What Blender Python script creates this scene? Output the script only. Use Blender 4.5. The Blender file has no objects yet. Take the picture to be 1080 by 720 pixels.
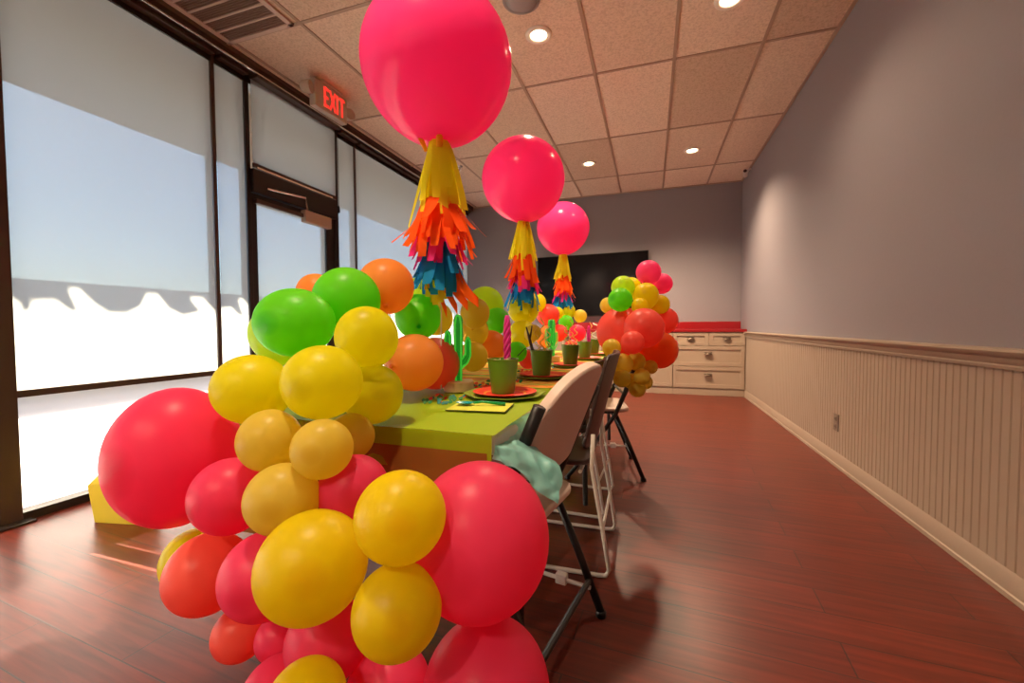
import bpy, bmesh, math, random
from mathutils import Vector, Matrix, Euler, noise
random.seed(7)
S = bpy.context.scene
COL = S.collection
PI = math.pi

# ------------------------------------------------------------------ helpers
def link(o):
    COL.objects.link(o); return o

def tag(o, label, cat, group=None, kind=None):
    o['label'] = label; o['category'] = cat
    if group: o['group'] = group
    if kind: o['kind'] = kind
    return o

def empty(name, loc=(0, 0, 0), rz=0.0):
    o = bpy.data.objects.new(name, None); o.location = loc; o.rotation_euler = (0, 0, rz)
    o.empty_display_size = .05
    return link(o)

class MB:
    """collects shapes into one mesh"""
    def __init__(s): s.bm = bmesh.new()
    def box(s, x0, x1, y0, y1, z0, z1, bev=0, M=None):
        r = bmesh.ops.create_cube(s.bm, size=1.0)
        vs = r['verts']
        for v in vs:
            v.co = Vector(((x0+x1)/2 + v.co.x*(x1-x0), (y0+y1)/2 + v.co.y*(y1-y0), (z0+z1)/2 + v.co.z*(z1-z0)))
        if bev:
            es = list({e for v in vs for e in v.link_edges})
            bmesh.ops.bevel(s.bm, geom=es, offset=bev, segments=2, affect='EDGES', profile=.5)
        if M is not None:
            for v in (vs if not bev else [v for v in s.bm.verts if v.is_valid]):
                v.co = M @ v.co
        return s
    def tube(s, pts, r, n=8, cap=True):
        pts = [Vector(p) for p in pts]
        rs = r if isinstance(r, (list, tuple)) else [r]*len(pts)
        rings = []; up = None
        for i, p in enumerate(pts):
            t = (pts[min(i+1, len(pts)-1)] - pts[max(i-1, 0)]).normalized()
            if up is None:
                up = Vector((0, 0, 1)) if abs(t.z) < .9 else Vector((1, 0, 0))
            a = t.cross(up).normalized(); b = a.cross(t).normalized(); up = b
            rings.append([s.bm.verts.new(p + (a*math.cos(2*PI*k/n) + b*math.sin(2*PI*k/n))*rs[i]) for k in range(n)])
        for i in range(len(rings)-1):
            for k in range(n):
                s.bm.faces.new((rings[i][k], rings[i][(k+1) % n], rings[i+1][(k+1) % n], rings[i+1][k]))
        if cap:
            s.bm.faces.new(rings[0][::-1]); s.bm.faces.new(rings[-1])
        return s
    def lathe(s, prof, n=32, c=(0, 0, 0), cap=True, M=None):
        c = Vector(c); rings = []
        for (r, z) in prof:
            rings.append([s.bm.verts.new(((M @ Vector((r*math.cos(2*PI*k/n), r*math.sin(2*PI*k/n), z))) if M is not None else Vector((r*math.cos(2*PI*k/n), r*math.sin(2*PI*k/n), z))) + c) for k in range(n)])
        for i in range(len(rings)-1):
            for k in range(n):
                s.bm.faces.new((rings[i][k], rings[i][(k+1) % n], rings[i+1][(k+1) % n], rings[i+1][k]))
        if cap:
            s.bm.faces.new(rings[0][::-1]); s.bm.faces.new(rings[-1])
        return s
    def prism(s, poly, axis, a0, a1):
        """poly of 2-D points extruded along axis ('x','y','z')"""
        def P(p, a):
            return {'x': (a, p[0], p[1]), 'y': (p[0], a, p[1]), 'z': (p[0], p[1], a)}[axis]
        A = [s.bm.verts.new(P(p, a0)) for p in poly]; B = [s.bm.verts.new(P(p, a1)) for p in poly]
        n = len(poly)
        for i in range(n):
            s.bm.faces.new((A[i], A[(i+1) % n], B[(i+1) % n], B[i]))
        s.bm.faces.new(A[::-1]); s.bm.faces.new(B)
        return s
    def grid(s, f, nu, nv):
        V = [[s.bm.verts.new(f(i/nu, j/nv)) for j in range(nv+1)] for i in range(nu+1)]
        for i in range(nu):
            for j in range(nv):
                s.bm.faces.new((V[i][j], V[i+1][j], V[i+1][j+1], V[i][j+1]))
        return s
    def build(s, name, mat, parent=None, smooth=False, angle=None):
        bmesh.ops.recalc_face_normals(s.bm, faces=s.bm.faces)
        me = bpy.data.meshes.new(name); s.bm.to_mesh(me); s.bm.free()
        if mat: me.materials.append(mat)
        if smooth or angle:
            for p in me.polygons: p.use_smooth = True
            if angle:
                me.set_sharp_from_angle(angle=math.radians(angle))
        o = link(bpy.data.objects.new(name, me))
        if parent: o.parent = parent
        return o

def struct(o):
    o['kind'] = 'structure'; return o

def dup(root, loc=None, rz=None, parent=None):
    c = root.copy(); link(c)
    if parent: c.parent = parent
    if loc is not None: c.location = loc
    if rz is not None: c.rotation_euler = (0, 0, rz)
    for ch in list(root.children):
        d = ch.copy(); link(d); d.parent = c
        for g in list(ch.children):
            e = g.copy(); link(e); e.parent = d
    return c

# ---------------------------------------------------------------- materials
def mat(name, col, rough=.5, metal=0, spec=.5, coat=0, emit=None, es=0):
    m = bpy.data.materials.new(name); m.use_nodes = True
    b = m.node_tree.nodes['Principled BSDF']
    b.inputs['Base Color'].default_value = (*col, 1); b.inputs['Roughness'].default_value = rough
    b.inputs['Metallic'].default_value = metal; b.inputs['Specular IOR Level'].default_value = spec
    b.inputs['Coat Weight'].default_value = coat
    if emit:
        b.inputs['Emission Color'].default_value = (*emit, 1); b.inputs['Emission Strength'].default_value = es
    return m

def nd(m, t, **kw):
    n = m.node_tree.nodes.new(t)
    for k, v in kw.items(): setattr(n, k, v)
    return n

def lk(m, a, b): m.node_tree.links.new(a, b)

def noisy(name, c1, c2, scale=20, rough=.5, bump=0, spec=.5, detail=4, stretch=(1, 1, 1), coords='Object'):
    m = mat(name, c1, rough, spec=spec); b = m.node_tree.nodes['Principled BSDF']
    tc = nd(m, 'ShaderNodeTexCoord'); mp = nd(m, 'ShaderNodeMapping'); mp.inputs['Scale'].default_value = stretch
    nz = nd(m, 'ShaderNodeTexNoise'); nz.inputs['Scale'].default_value = scale; nz.inputs['Detail'].default_value = detail
    mx = nd(m, 'ShaderNodeMix', data_type='RGBA')
    lk(m, tc.outputs[coords], mp.inputs[0]); lk(m, mp.outputs[0], nz.inputs['Vector'])
    lk(m, nz.outputs['Fac'], mx.inputs['Factor'])
    mx.inputs[6].default_value = (*c1, 1); mx.inputs[7].default_value = (*c2, 1)
    lk(m, mx.outputs[2], b.inputs['Base Color'])
    if bump:
        bp = nd(m, 'ShaderNodeBump'); bp.inputs['Strength'].default_value = bump; bp.inputs['Distance'].default_value = .01
        lk(m, nz.outputs['Fac'], bp.inputs['Height']); lk(m, bp.outputs[0], b.inputs['Normal'])
    return m

def latex(name, col, deep, transl=.6, rough=.36):
    """thin balloon rubber: colour deeper at the crown and the neck where the rubber is thicker"""
    m = mat(name, col, rough, spec=.35); nt = m.node_tree; b = nt.nodes['Principled BSDF']
    out = nt.nodes['Material Output']
    tc = nd(m, 'ShaderNodeTexCoord'); sp = nd(m, 'ShaderNodeSeparateXYZ'); lk(m, tc.outputs['Object'], sp.inputs[0])
    rp = nd(m, 'ShaderNodeValToRGB')
    mr = nd(m, 'ShaderNodeMapRange'); mr.inputs[1].default_value = -1.2; mr.inputs[2].default_value = 1.0
    lk(m, sp.outputs['Z'], mr.inputs[0]); lk(m, mr.outputs[0], rp.inputs[0])
    e = rp.color_ramp.elements
    e[0].position = 0; e[0].color = (*deep, 1); e[1].position = .12; e[1].color = (*col, 1)
    x = e.new(.965); x.color = (*col, 1); x = e.new(1.0); x.color = (*[(a+c)/2 for a, c in zip(deep, col)], 1)
    lk(m, rp.outputs[0], b.inputs['Base Color'])
    t = nd(m, 'ShaderNodeBsdfTranslucent'); lk(m, rp.outputs[0], t.inputs['Color'])
    ms = nd(m, 'ShaderNodeMixShader'); ms.inputs[0].default_value = transl
    lk(m, b.outputs[0], ms.inputs[1]); lk(m, t.outputs[0], ms.inputs[2]); lk(m, ms.outputs[0], out.inputs['Surface'])
    return m

def sheet(name, col, transl=.4, transp=0.0, rough=.6, spec=.3, tcol=None):
    """thin cloth, paper or plastic sheet that lets some light through"""
    m = mat(name, col, rough, spec=spec); nt = m.node_tree; b = nt.nodes['Principled BSDF']; out = nt.nodes['Material Output']
    t = nd(m, 'ShaderNodeBsdfTranslucent'); t.inputs['Color'].default_value = (*(tcol or col), 1)
    ms = nd(m, 'ShaderNodeMixShader'); ms.inputs[0].default_value = transl
    lk(m, b.outputs[0], ms.inputs[1]); lk(m, t.outputs[0], ms.inputs[2])
    last = ms
    if transp:
        tr = nd(m, 'ShaderNodeBsdfTransparent'); m2 = nd(m, 'ShaderNodeMixShader'); m2.inputs[0].default_value = transp
        lk(m, ms.outputs[0], m2.inputs[1]); lk(m, tr.outputs[0], m2.inputs[2]); last = m2
    lk(m, last.outputs[0], out.inputs['Surface'])
    return m

def glass_mat(name):
    m = bpy.data.materials.new(name); m.use_nodes = True; nt = m.node_tree; nt.nodes.remove(nt.nodes['Principled BSDF'])
    out = nt.nodes['Material Output']
    tr = nd(m, 'ShaderNodeBsdfTransparent'); tr.inputs[0].default_value = (.94, .97, .96, 1)
    gl = nd(m, 'ShaderNodeBsdfGlossy'); gl.inputs['Roughness'].default_value = .02
    ms = nd(m, 'ShaderNodeMixShader'); ms.inputs[0].default_value = .06
    lk(m, tr.outputs[0], ms.inputs[1]); lk(m, gl.outputs[0], ms.inputs[2]); lk(m, ms.outputs[0], out.inputs['Surface'])
    return m

# ------------------------------------------------------------------- camera
F, YAW, PITCH, ROLL, H = 441.9, .3194, .0363, -.005, .98
fw = Vector((-math.sin(YAW)*math.cos(PITCH), math.cos(YAW)*math.cos(PITCH), -math.sin(PITCH)))
rt = Vector((math.cos(YAW), math.sin(YAW), 0)); up = rt.cross(fw)
r2 = math.cos(ROLL)*rt + math.sin(ROLL)*up; u2 = r2.cross(fw)
cd = bpy.data.cameras.new('camera'); cam = link(bpy.data.objects.new('camera', cd))
cd.sensor_width = 36; cd.lens = 36*F/1080; cd.clip_start = .02; cd.clip_end = 200
mw = Matrix((r2, u2, -fw)).transposed().to_4x4(); mw.translation = Vector((0, 0, H)); cam.matrix_world = mw
S.camera = cam

XR, XL, YB, YF, CE = 1.24, -3.05, 6.82, -2.2, 3.05

# ---------------------------------------------------------------- materials
M = {}
M['paint'] = noisy('grey_paint', (.248, .222, .238), (.262, .235, .25), 60, .6, .03, .3)
M['white_wood'] = noisy('cream_painted_wood', (.38, .285, .205), (.405, .305, .22), 8, .42, 0, .4)
M['wainscot'] = noisy('cream_painted_beadboard', (.32, .24, .178), (.34, .256, .188), 8, .42, 0, .35)
M['dark_frame'] = mat('dark_bronze_aluminium', (.022, .016, .014), .35, .3)
M['brown_frame'] = mat('brown_aluminium', (.075, .045, .032), .4, .3)
M['bright_metal'] = mat('bright_aluminium', (.8, .74, .66), .25, 1)
M['shade'] = sheet('solar_shade_fabric', (.40, .36, .32), .55, .32, .8, .1, (.62, .61, .58))
M['frost'] = sheet('frosted_film', (.6, .58, .55), .7, .0, .5, .3, (.84, .82, .80))
M['glass'] = glass_mat('window_glass')
M['black'] = mat('black_metal', (.012, .012, .013), .38, .2)
M['white_metal'] = mat('white_painted_steel', (.75, .68, .6), .35, .0)
M['beige'] = noisy('beige_moulded_plastic', (.72, .57, .48), (.75, .60, .51), 150, .45, .03, .4)
M['brown_plastic'] = mat('dark_brown_plastic', (.045, .025, .024), .42)
M['red_counter'] = noisy('red_laminate', (.27, .008, .012), (.29, .010, .014), 40, .3)
M['pull'] = mat('aged_bronze', (.14, .10, .07), .38, .8)
M['tv'] = mat('television_black', (.004, .004, .005), .12, 0, .25)
M['tv_case'] = mat('television_case', (.01, .01, .01), .4)
M['lamp_on'] = mat('lamp_lens', (1, .9, .7), .4, emit=(1, .80, .52), es=9)
M['lamp_trim'] = mat('lamp_trim', (.8, .72, .62), .4)
M['grey_plastic'] = mat('grey_plastic', (.30, .27, .26), .5)
M['exit_case'] = mat('exit_sign_case', (.5, .42, .34), .5)
M['exit_red'] = mat('exit_letters', (.9, .03, .02), .5, emit=(1, .045, .03), es=.9)
M['vent_metal'] = mat('vent_metal', (.55, .40, .32), .5)
M['vent_dark'] = mat('vent_filter', (.16, .09, .065), .8)
M['outlet'] = mat('brown_outlet_plastic', (.16, .11, .08), .45)
M['lime_cloth'] = sheet('lime_plastic_tablecloth', (.40, .56, .012), .4, 0, .48, .4)
M['teal_cloth'] = sheet('aqua_plastic_tablecloth', (.34, .80, .74), .45, 0, .32, .5)
M['table_top'] = mat('white_plastic_tabletop', (.7, .68, .63), .5)
M['plate_red'] = None
M['plate_green'] = mat('green_paper_plate', (.26, .36, .03), .5)
M['cup'] = mat('green_plastic_cup', (.11, .27, .018), .42)
M['napkin'] = mat('lime_paper_napkin', (.60, .62, .05), .8)
M['napkin_edge'] = mat('napkin_border', (.03, .04, .01), .8)
M['teal_plastic'] = mat('teal_plastic', (.01, .30, .34), .3)
M['green_plastic'] = mat('green_plastic', (.01, .34, .11), .3)
M['cactus'] = mat('cactus_body', (.01, .32, .035), .35, emit=(.01, .5, .04), es=.16)
M['cactus_tube'] = mat('cactus_neon_tube', (.05, .60, .05), .3, emit=(.07, .62, .05), es=.42)
M['light_wood'] = noisy('pale_wood', (.78, .58, .36), (.68, .48, .28), 12, .5, 0, .3, 4, (1, 1, 8))
M['bag'] = sheet('yellow_paper', (.80, .66, .06), .35, 0, .7)
M['shred'] = mat('paper_shred', (.66, .5, .34), .8)
M['pink_straw'] = sheet('pink_twist', (.90, .06, .45), .3, 0, .35)
M['yellow_straw'] = sheet('pale_yellow_curl', (.90, .74, .22), .3, 0, .4)
M['white_ribbon'] = mat('white_ribbon', (.85, .8, .74), .5)
M['camera_white'] = mat('camera_white', (.6, .55, .5), .4)
M['concrete'] = noisy('grey_asphalt', (.16, .16, .17), (.20, .20, .21), 3, .8)
M['stucco'] = noisy('grey_stucco', (.42, .42, .42), (.48, .48, .47), 5, .8)
M['awning'] = mat('brown_awning', (.12, .07, .04), .8)
for k, c in dict(t_yellow=(1.0, .93, .04), t_orange=(1.0, .14, .015), t_pink=(.95, .05, .32), t_blue=(.02, .33, .75), t_amber=(1.0, .5, .03)).items():
    M[k] = sheet('tissue_' + k[2:], c, .55, 0, .8, .1)
pal = dict(
    pink=((.96, .085, .22), (.70, .02, .07)), magenta=((.96, .13, .36), (.72, .03, .12)), coral=((.97, .18, .135), (.78, .05, .04)),
    redorange=((.97, .20, .03), (.80, .10, .015)), yellow=((.90, .86, .012), (.68, .60, .004)), amber=((.88, .76, .010), (.80, .52, .004)),
    gold=((.86, .72, .11), (.70, .48, .04)), lime=((.66, .90, .05), (.34, .68, .02)), green=((.24, .84, .03), (.01, .48, .03)),
    orange=((.97, .44, .10), (.82, .24, .03)), hot=((.97, .09, .37), (.70, .015, .10)))
BM_ = {k: latex('latex_' + k, *v, rough=.2 if k == 'hot' else .36) for k, v in pal.items()}

# floor: red laminate planks laid across the room
m = mat('red_laminate_planks', (.3, .06, .03), .33, spec=.55); b = m.node_tree.nodes['Principled BSDF']
tc = nd(m, 'ShaderNodeTexCoord'); mp = nd(m, 'ShaderNodeMapping'); mp.inputs['Rotation'].default_value = (0, 0, math.radians(3.5))
mp.inputs['Location'].default_value = (.3, .03, 0)
br = nd(m, 'ShaderNodeTexBrick'); br.offset = .37; br.offset_frequency = 2
br.inputs['Scale'].default_value = 1; br.inputs['Brick Width'].default_value = 1.22; br.inputs['Row Height'].default_value = .143
br.inputs['Mortar Size'].default_value = .0022; br.inputs['Mortar Smooth'].default_value = .1; br.inputs['Bias'].default_value = 0
br.inputs['Color1'].default_value = (.150, .018, .0065, 1); br.inputs['Color2'].default_value = (.118, .0135, .005, 1); br.inputs['Mortar'].default_value = (.035, .012, .008, 1)
lk(m, tc.outputs['Object'], mp.inputs[0]); lk(m, mp.outputs[0], br.inputs['Vector'])
mp2 = nd(m, 'ShaderNodeMapping'); mp2.inputs['Scale'].default_value = (1.3, 22, 1); lk(m, mp.outputs[0], mp2.inputs[0])
nz = nd(m, 'ShaderNodeTexNoise'); nz.inputs['Scale'].default_value = 2.2; nz.inputs['Detail'].default_value = 6; nz.inputs['Distortion'].default_value = .6
lk(m, mp2.outputs[0], nz.inputs['Vector'])
rp = nd(m, 'ShaderNodeValToRGB'); rp.color_ramp.elements[0].position = .3; rp.color_ramp.elements[0].color = (.55, .5, .48, 1); rp.color_ramp.elements[1].position = .65; rp.color_ramp.elements[1].color = (1.12, 1.1, 1.1, 1)
lk(m, nz.outputs['Fac'], rp.inputs[0])
mx = nd(m, 'ShaderNodeMix', data_type='RGBA', blend_type='MULTIPLY'); mx.inputs['Factor'].default_value = 1
lk(m, br.outputs['Color'], mx.inputs[6]); lk(m, rp.outputs[0], mx.inputs[7]); lk(m, mx.outputs[2], b.inputs['Base Color'])
bp = nd(m, 'ShaderNodeBump'); bp.inputs['Strength'].default_value = .25; bp.inputs['Distance'].default_value = .002; bp.invert = True
lk(m, br.outputs['Fac'], bp.inputs['Height']); lk(m, bp.outputs[0], b.inputs['Normal'])
M['floor'] = m

# ceiling: mineral tiles, each a little different
GX, GA, GY, GB = -1.058, .6096, 3.5644, 1.2338
m = mat('mineral_ceiling_tiles', (.7, .6, .5), .9, spec=.1); b = m.node_tree.nodes['Principled BSDF']
tc = nd(m, 'ShaderNodeTexCoord'); mp = nd(m, 'ShaderNodeMapping')
mp.inputs['Location'].default_value = (-GX/GA, -GY/GB, 0); mp.inputs['Scale'].default_value = (1/GA, 1/GB, 1)
lk(m, tc.outputs['Object'], mp.inputs[0])
fl = nd(m, 'ShaderNodeVectorMath', operation='FLOOR'); lk(m, mp.outputs[0], fl.inputs[0])
wn = nd(m, 'ShaderNodeTexWhiteNoise', noise_dimensions='2D'); lk(m, fl.outputs[0], wn.inputs['Vector'])
n1 = nd(m, 'ShaderNodeTexNoise'); n1.inputs['Scale'].default_value = 70; n1.inputs['Detail'].default_value = 5; n1.inputs['Roughness'].default_value = .7
lk(m, tc.outputs['Object'], n1.inputs['Vector'])
mxa = nd(m, 'ShaderNodeMix', data_type='RGBA'); lk(m, wn.outputs['Value'], mxa.inputs['Factor'])
mxa.inputs[6].default_value = (.64, .49, .37, 1); mxa.inputs[7].default_value = (.85, .69, .55, 1)
rp = nd(m, 'ShaderNodeValToRGB'); rp.color_ramp.elements[0].position = .36; rp.color_ramp.elements[0].color = (.70, .66, .62, 1); rp.color_ramp.elements[1].position = .56; rp.color_ramp.elements[1].color = (1, 1, 1, 1)
lk(m, n1.outputs['Fac'], rp.inputs[0])
mxb = nd(m, 'ShaderNodeMix', data_type='RGBA', blend_type='MULTIPLY'); mxb.inputs['Factor'].default_value = .8
lk(m, mxa.outputs[2], mxb.inputs[6]); lk(m, rp.outputs[0], mxb.inputs[7]); lk(m, mxb.outputs[2], b.inputs['Base Color'])
bp = nd(m, 'ShaderNodeBump'); bp.inputs['Strength'].default_value = .3; bp.inputs['Distance'].default_value = .004
lk(m, n1.outputs['Fac'], bp.inputs['Height']); lk(m, bp.outputs[0], b.inputs['Normal'])
M['ceiling'] = m
M['tbar'] = mat('ceiling_grid_metal', (.40, .28, .20), .5)

# paper plate: red with a yellow ring
m = mat('red_paper_plate', (.78, .06, .03), .45); b = m.node_tree.nodes['Principled BSDF']
tc = nd(m, 'ShaderNodeTexCoord'); ln = nd(m, 'ShaderNodeVectorMath', operation='LENGTH'); 
mp = nd(m, 'ShaderNodeMapping'); mp.inputs['Scale'].default_value = (1, 1, 0); lk(m, tc.outputs['Object'], mp.inputs[0]); lk(m, mp.outputs[0], ln.inputs[0])
rp = nd(m, 'ShaderNodeValToRGB'); rp.color_ramp.interpolation = 'CONSTANT'
e = rp.color_ramp.elements; e[0].position = 0; e[0].color = (.80, .05, .03, 1); e[1].position = .6; e[1].color = (.88, .36, .05, 1)
x = e.new(.67); x.color = (.80, .05, .03, 1); x = e.new(.86); x.color = (.85, .16, .04, 1); x = e.new(.90); x.color = (.78, .045, .03, 1)
mr = nd(m, 'ShaderNodeMapRange'); mr.inputs[2].default_value = .105; lk(m, ln.outputs['Value'], mr.inputs[0]); lk(m, mr.outputs[0], rp.inputs[0]); lk(m, rp.outputs[0], b.inputs['Base Color'])
M['plate_red'] = m

# --------------------------------------------------------------- room shell
struct(MB().box(XL-.2, XR+.1, YF-.1, YB+.1, -.12, 0).build('floor', M['floor']))
struct(MB().box(XL-.15, XR+.1, YF-.1, YB+.1, CE, CE+.12).build('ceiling', M['ceiling']))
g = MB()
k = -3
while GX + GA*k < XR:
    x = GX + GA*k
    if x > XL + .02: g.box(x-.012, x+.012, YF, YB, CE-.006, CE+.001)
    k += 1
for k in range(-4, 3):
    y = GY + GB*k
    if YF < y < YB: g.box(XL+.02, XR, y-.0115, y+.0115, CE-.0055, CE+.001)
g.box(XR-.022, XR, YF, YB, CE-.012, CE+.001); g.box(XL+.06, XR, YB-.022, YB, CE-.012, CE+.001)
struct(g.build('ceiling_grid', M['tbar']))
struct(MB().box(XR, XR+.1, YF-.1, YB+.1, 0, CE).build('wall_right', M['paint']))
struct(MB().box(XL-.2, XR, YB, YB+.1, 0, CE).build('wall_back', M['paint']))
struct(MB().box(XL-.2, XR, YF-.1, YF, 0, CE).build('wall_front', M['paint']))
# beadboard wainscot with real grooves
pr = []; y = YF; 
while y < YB - .46:
    pr += [(y, .012), (y+.034, .012), (y+.0365, .0095), (y+.039, .012), (y+.0415, .0095)]; y += .044
w = MB()
V0 = [w.bm.verts.new((XR-d, yy, .08)) for yy, d in pr]; V1 = [w.bm.verts.new((XR-d, yy, .84)) for yy, d in pr]
for i in range(len(pr)-1): w.bm.faces.new((V0[i], V0[i+1], V1[i+1], V1[i]))
struct(w.build('wainscot_right', M['wainscot']))
rail = [(0, .815), (.020, .815), (.022, .826), (.018, .832), (.026, .846), (.028, .858), (.040, .868), (.044, .880), (.040, .889), (0, .892)]
struct(MB().prism([(XR-a, z) for a, z in rail], 'y', YF, YB-.44).build('trim_1', M['wainscot'], angle=40))
bs = [(0, 0), (.024, 0), (.024, .018), (.018, .022), (.018, .085), (.012, .098), (.008, .105), (0, .105)]
struct(MB().prism([(XR-a, z) for a, z in bs], 'y', YF, YB-.44).build('baseboard_right', M['wainscot'], angle=40))

# ------------------------------------------------------------ window wall
XF0, XF1 = XL-.09, XL+.0
struct(MB().box(XL-.2, XL, YF-.1, YB+.1, 2.97, CE+.1).build('wall_left_header', M['brown_frame']))
struct(MB().prism([(XL-.02, 2.985), (XL+.085, 2.985), (XL+.09, 2.99), (XL+.09, 3.03), (XL+.11, 3.05), (XL-.02, 3.05)], 'y', YF, YB).build('trim_2', M['brown_frame']))
struct(MB().box(XL+.088, XL+.098, YF, YB, 2.976, 2.989, .002).build('trim_3', M['bright_metal']))
def window(n, y0, y1, lower=True):
    """frame around one bay: posts are the neighbours' own objects"""
    f = MB()
    f.box(XF0, XF1+.03, y0, y1, 0, .045); f.box(XF0, XF1, y0, y1, 2.92, 2.98)
    f.box(XF0-.13, XF0+.03, y0, y1, .655, .70)
    o = struct(f.build('window_%d' % n, M['dark_frame']))
    MB().box(XF0+.035, XF0+.041, y0, y1, .69, 2.93).build('glass_pane', M['glass'], o)
    MB().box(XF0+.035, XF0+.041, y0, y1, .04, .67).build('frosted_pane', M['frost'], o)
    return o
def post(n, y0, y1, x1=XL+.0, x0=XF0, m='dark_frame'):
    return struct(MB().box(x0, x1, y0, y1, 0, 2.98, .004).build('trim_%d' % n, M[m]))
window(1, YF, 1.128); window(2, 1.21, 2.275); window(3, 2.305, 2.54); window(5, 3.57, 3.835); window(6, 3.86, 6.80)
struct(MB().box(XF0, XL-.02, 6.8, YB, 0, 2.98).build('trim_11', M['dark_frame']))
p = struct(MB().box(XF0, XL+.03, 1.128, 1.21, 0, 2.985, .004).build('trim_4', M['brown_frame']))
MB().box(XL+.0, XL+.09, 1.10, 1.235, 0, .012, .003).build('foot_plate', M['dark_frame'], p)
post(5, 2.275, 2.305, XL-.005, m='brown_frame'); post(8, 3.835, 3.86, XL-.005, m='brown_frame')
post(6, 2.54, 2.578, XL+.0); post(7, 3.515, 3.57, XL+.0)
# transom over the door and the door itself
t = MB(); t.box(XF0, XL+.03, 2.575, 3.515, 2.07, 2.255, .003); t.box(XF0, XL, 2.575, 3.515, 2.92, 2.98)
o = struct(t.build('window_4', M['dark_frame'])); MB().box(XF0+.035, XF0+.041, 2.575, 3.515, 2.255, 2.93).build('glass_pane', M['glass'], o)
MB().box(XL+.028, XL+.045, 2.60, 3.44, 2.256, 2.27).build('bright_strip', M['bright_metal'], o)
d = MB(); d.box(XF0+.01, XL-.01, 2.578, 2.63, .01, 2.065); d.box(XF0+.01, XL-.01, 3.40, 3.512, .01, 2.065)
d.box(XF0+.01, XL-.01, 2.63, 3.40, 1.995, 2.065); d.box(XF0+.01, XL-.01, 2.63, 3.40, .01, .22)
door = struct(d.build('door_1', M['dark_frame']))
MB().box(XF0+.035, XF0+.041, 2.62, 3.41, .2, 2.0).build('glass_pane', M['glass'], door)
MB().tube([(XL+.0, 2.63, 1.05), (XL+.05, 2.66, 1.05), (XL+.05, 3.38, 1.05), (XL+.0, 3.4, 1.05)], .014).build('push_bar', M['bright_metal'], door)
MB().box(XL-.005, XL+.055, 3.08, 3.41, 1.945, 2.055, .008).build('door_closer', M['exit_case'], door)
MB().tube([(XL+.03, 3.13, 2.065), (XL+.20, 2.93, 2.10), (XL+.035, 2.70, 2.125)], .009).build('closer_arm', M['bright_metal'], door)
MB().box(XL-.008, XL+.03, 2.60, 3.42, 1.985, 2.02, .004).build('top_rail', M['brown_frame'], door)

def shade(y0, y1, zb, label, zt=2.955, x=XL-.015, cass=True, bar='brown_frame'):
    e = empty('roller_shade', (x, (y0+y1)/2, zb)); tag(e, label, 'shade', 'roller shades on the window wall')
    w2 = (y1-y0)/2; h = zt-zb
    MB().box(-.0006, .0006, -w2, w2, .02, h).build('fabric', M['shade'], e)
    MB().box(-.008, .012, -w2, w2, -.012, .024, .003).build('bottom_bar', M[bar], e)
    if cass: MB().box(-.03, .07, -w2, w2, h, h+.028, .004).build('cassette', M['brown_frame'], e)
    return e
shade(YF+.02, 1.12, .655, 'drawn roller shade left of the foot plated post, at the left edge of the picture')
shade(1.215, 2.27, .640, 'widest near roller shade with a wavy sunlit lower part, above the giant pink balloon')
shade(2.312, 2.535, .640, 'narrow strip of roller shade between the big shade and the black door post')
shade(2.58, 3.51, 2.275, 'short roller shade over the door, below the exit sign', x=XL+.02, bar='brown_frame')
shade(2.64, 3.395, .25, 'roller shade covering the glass of the black door', zt=1.985, x=XL-.025, cass=False)
shade(3.575, 3.83, .640, 'narrow strip of roller shade just right of the door post')
shade(3.865, 6.79, .640, 'long far roller shade behind the first tassel, ending at the back wall')
e = empty('shade_cord', (XL+.035, 3.535, 2.15)); tag(e, 'dark pull cord with a tassel hanging beside the door post', 'cord')
MB().tube([(0, 0, .82), (0, .003, .4), (0, 0, .05)], .0025, 6).build('cord', M['dark_frame'], e)
MB().lathe([(.004, .06), (.011, .045), (.013, .0), (.006, -.012)], 12).build('pull', M['black'], e, angle=40)

# outside: walkway, canopy soffit, added unseen sun blockers above it, wall across the lot
struct(MB().box(-40, XL-.2, -25, 35, -.25, -.13).build('ground', M['concrete']))
struct(MB().box(-27, -26.5, -25, 35, -.13, 3.2).build('wall_across_lot', M['stucco']))
struct(MB().prism([(XL-.14, 2.99), (-4.6, 2.83), (-4.6, 2.93), (XL-.14, 3.09)], 'y', -4, 9).build('canopy_soffit', M['awning']))
struct(MB().prism([(XL-.14, 4.50), (XL-.14, 4.44), (-5.47, 3.52), (-5.53, 3.55)], 'y', -4, 9).build('sun_blocker', M['awning']))  # added slope, hidden behind the soffit, keeps sun off the upper shades
struct(MB().box(XL-.25, XL-.14, -4, 9, 3.05, 4.6).build('wall_left_upper', M['stucco']))
PROF = [(1.253, 1.055), (1.288, 1.056), (1.297, 1.111), (1.385, 1.12), (1.442, 1.065), (1.478, 1.056), (1.438, 1.186), (1.487, 1.189), (1.548, 1.112), (1.618, 1.059), (1.708, 1.056), (1.786, 1.099), (1.825, 1.185), (1.885, 1.183), (1.951, 1.093), (2.04, 1.05), (2.15, 1.079), (2.075, 1.176), (2.173, 1.181), (2.26, 1.089)]
TAN = .870
dz = 2.46*TAN
v = MB(); per = PROF[-1][0] - PROF[0][0]
for k in range(-5, 7):
    pts = [(y + k*per, z + dz) for y, z in PROF]
    v.prism([(pts[0][0], 3.56)] + pts + [(pts[-1][0], 3.56)], 'x', -5.51, -5.49)
struct(v.build('shadow_fringe', M['awning']))  # added unseen fringe, cut to cast the wavy shadow edge on the shades

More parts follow.
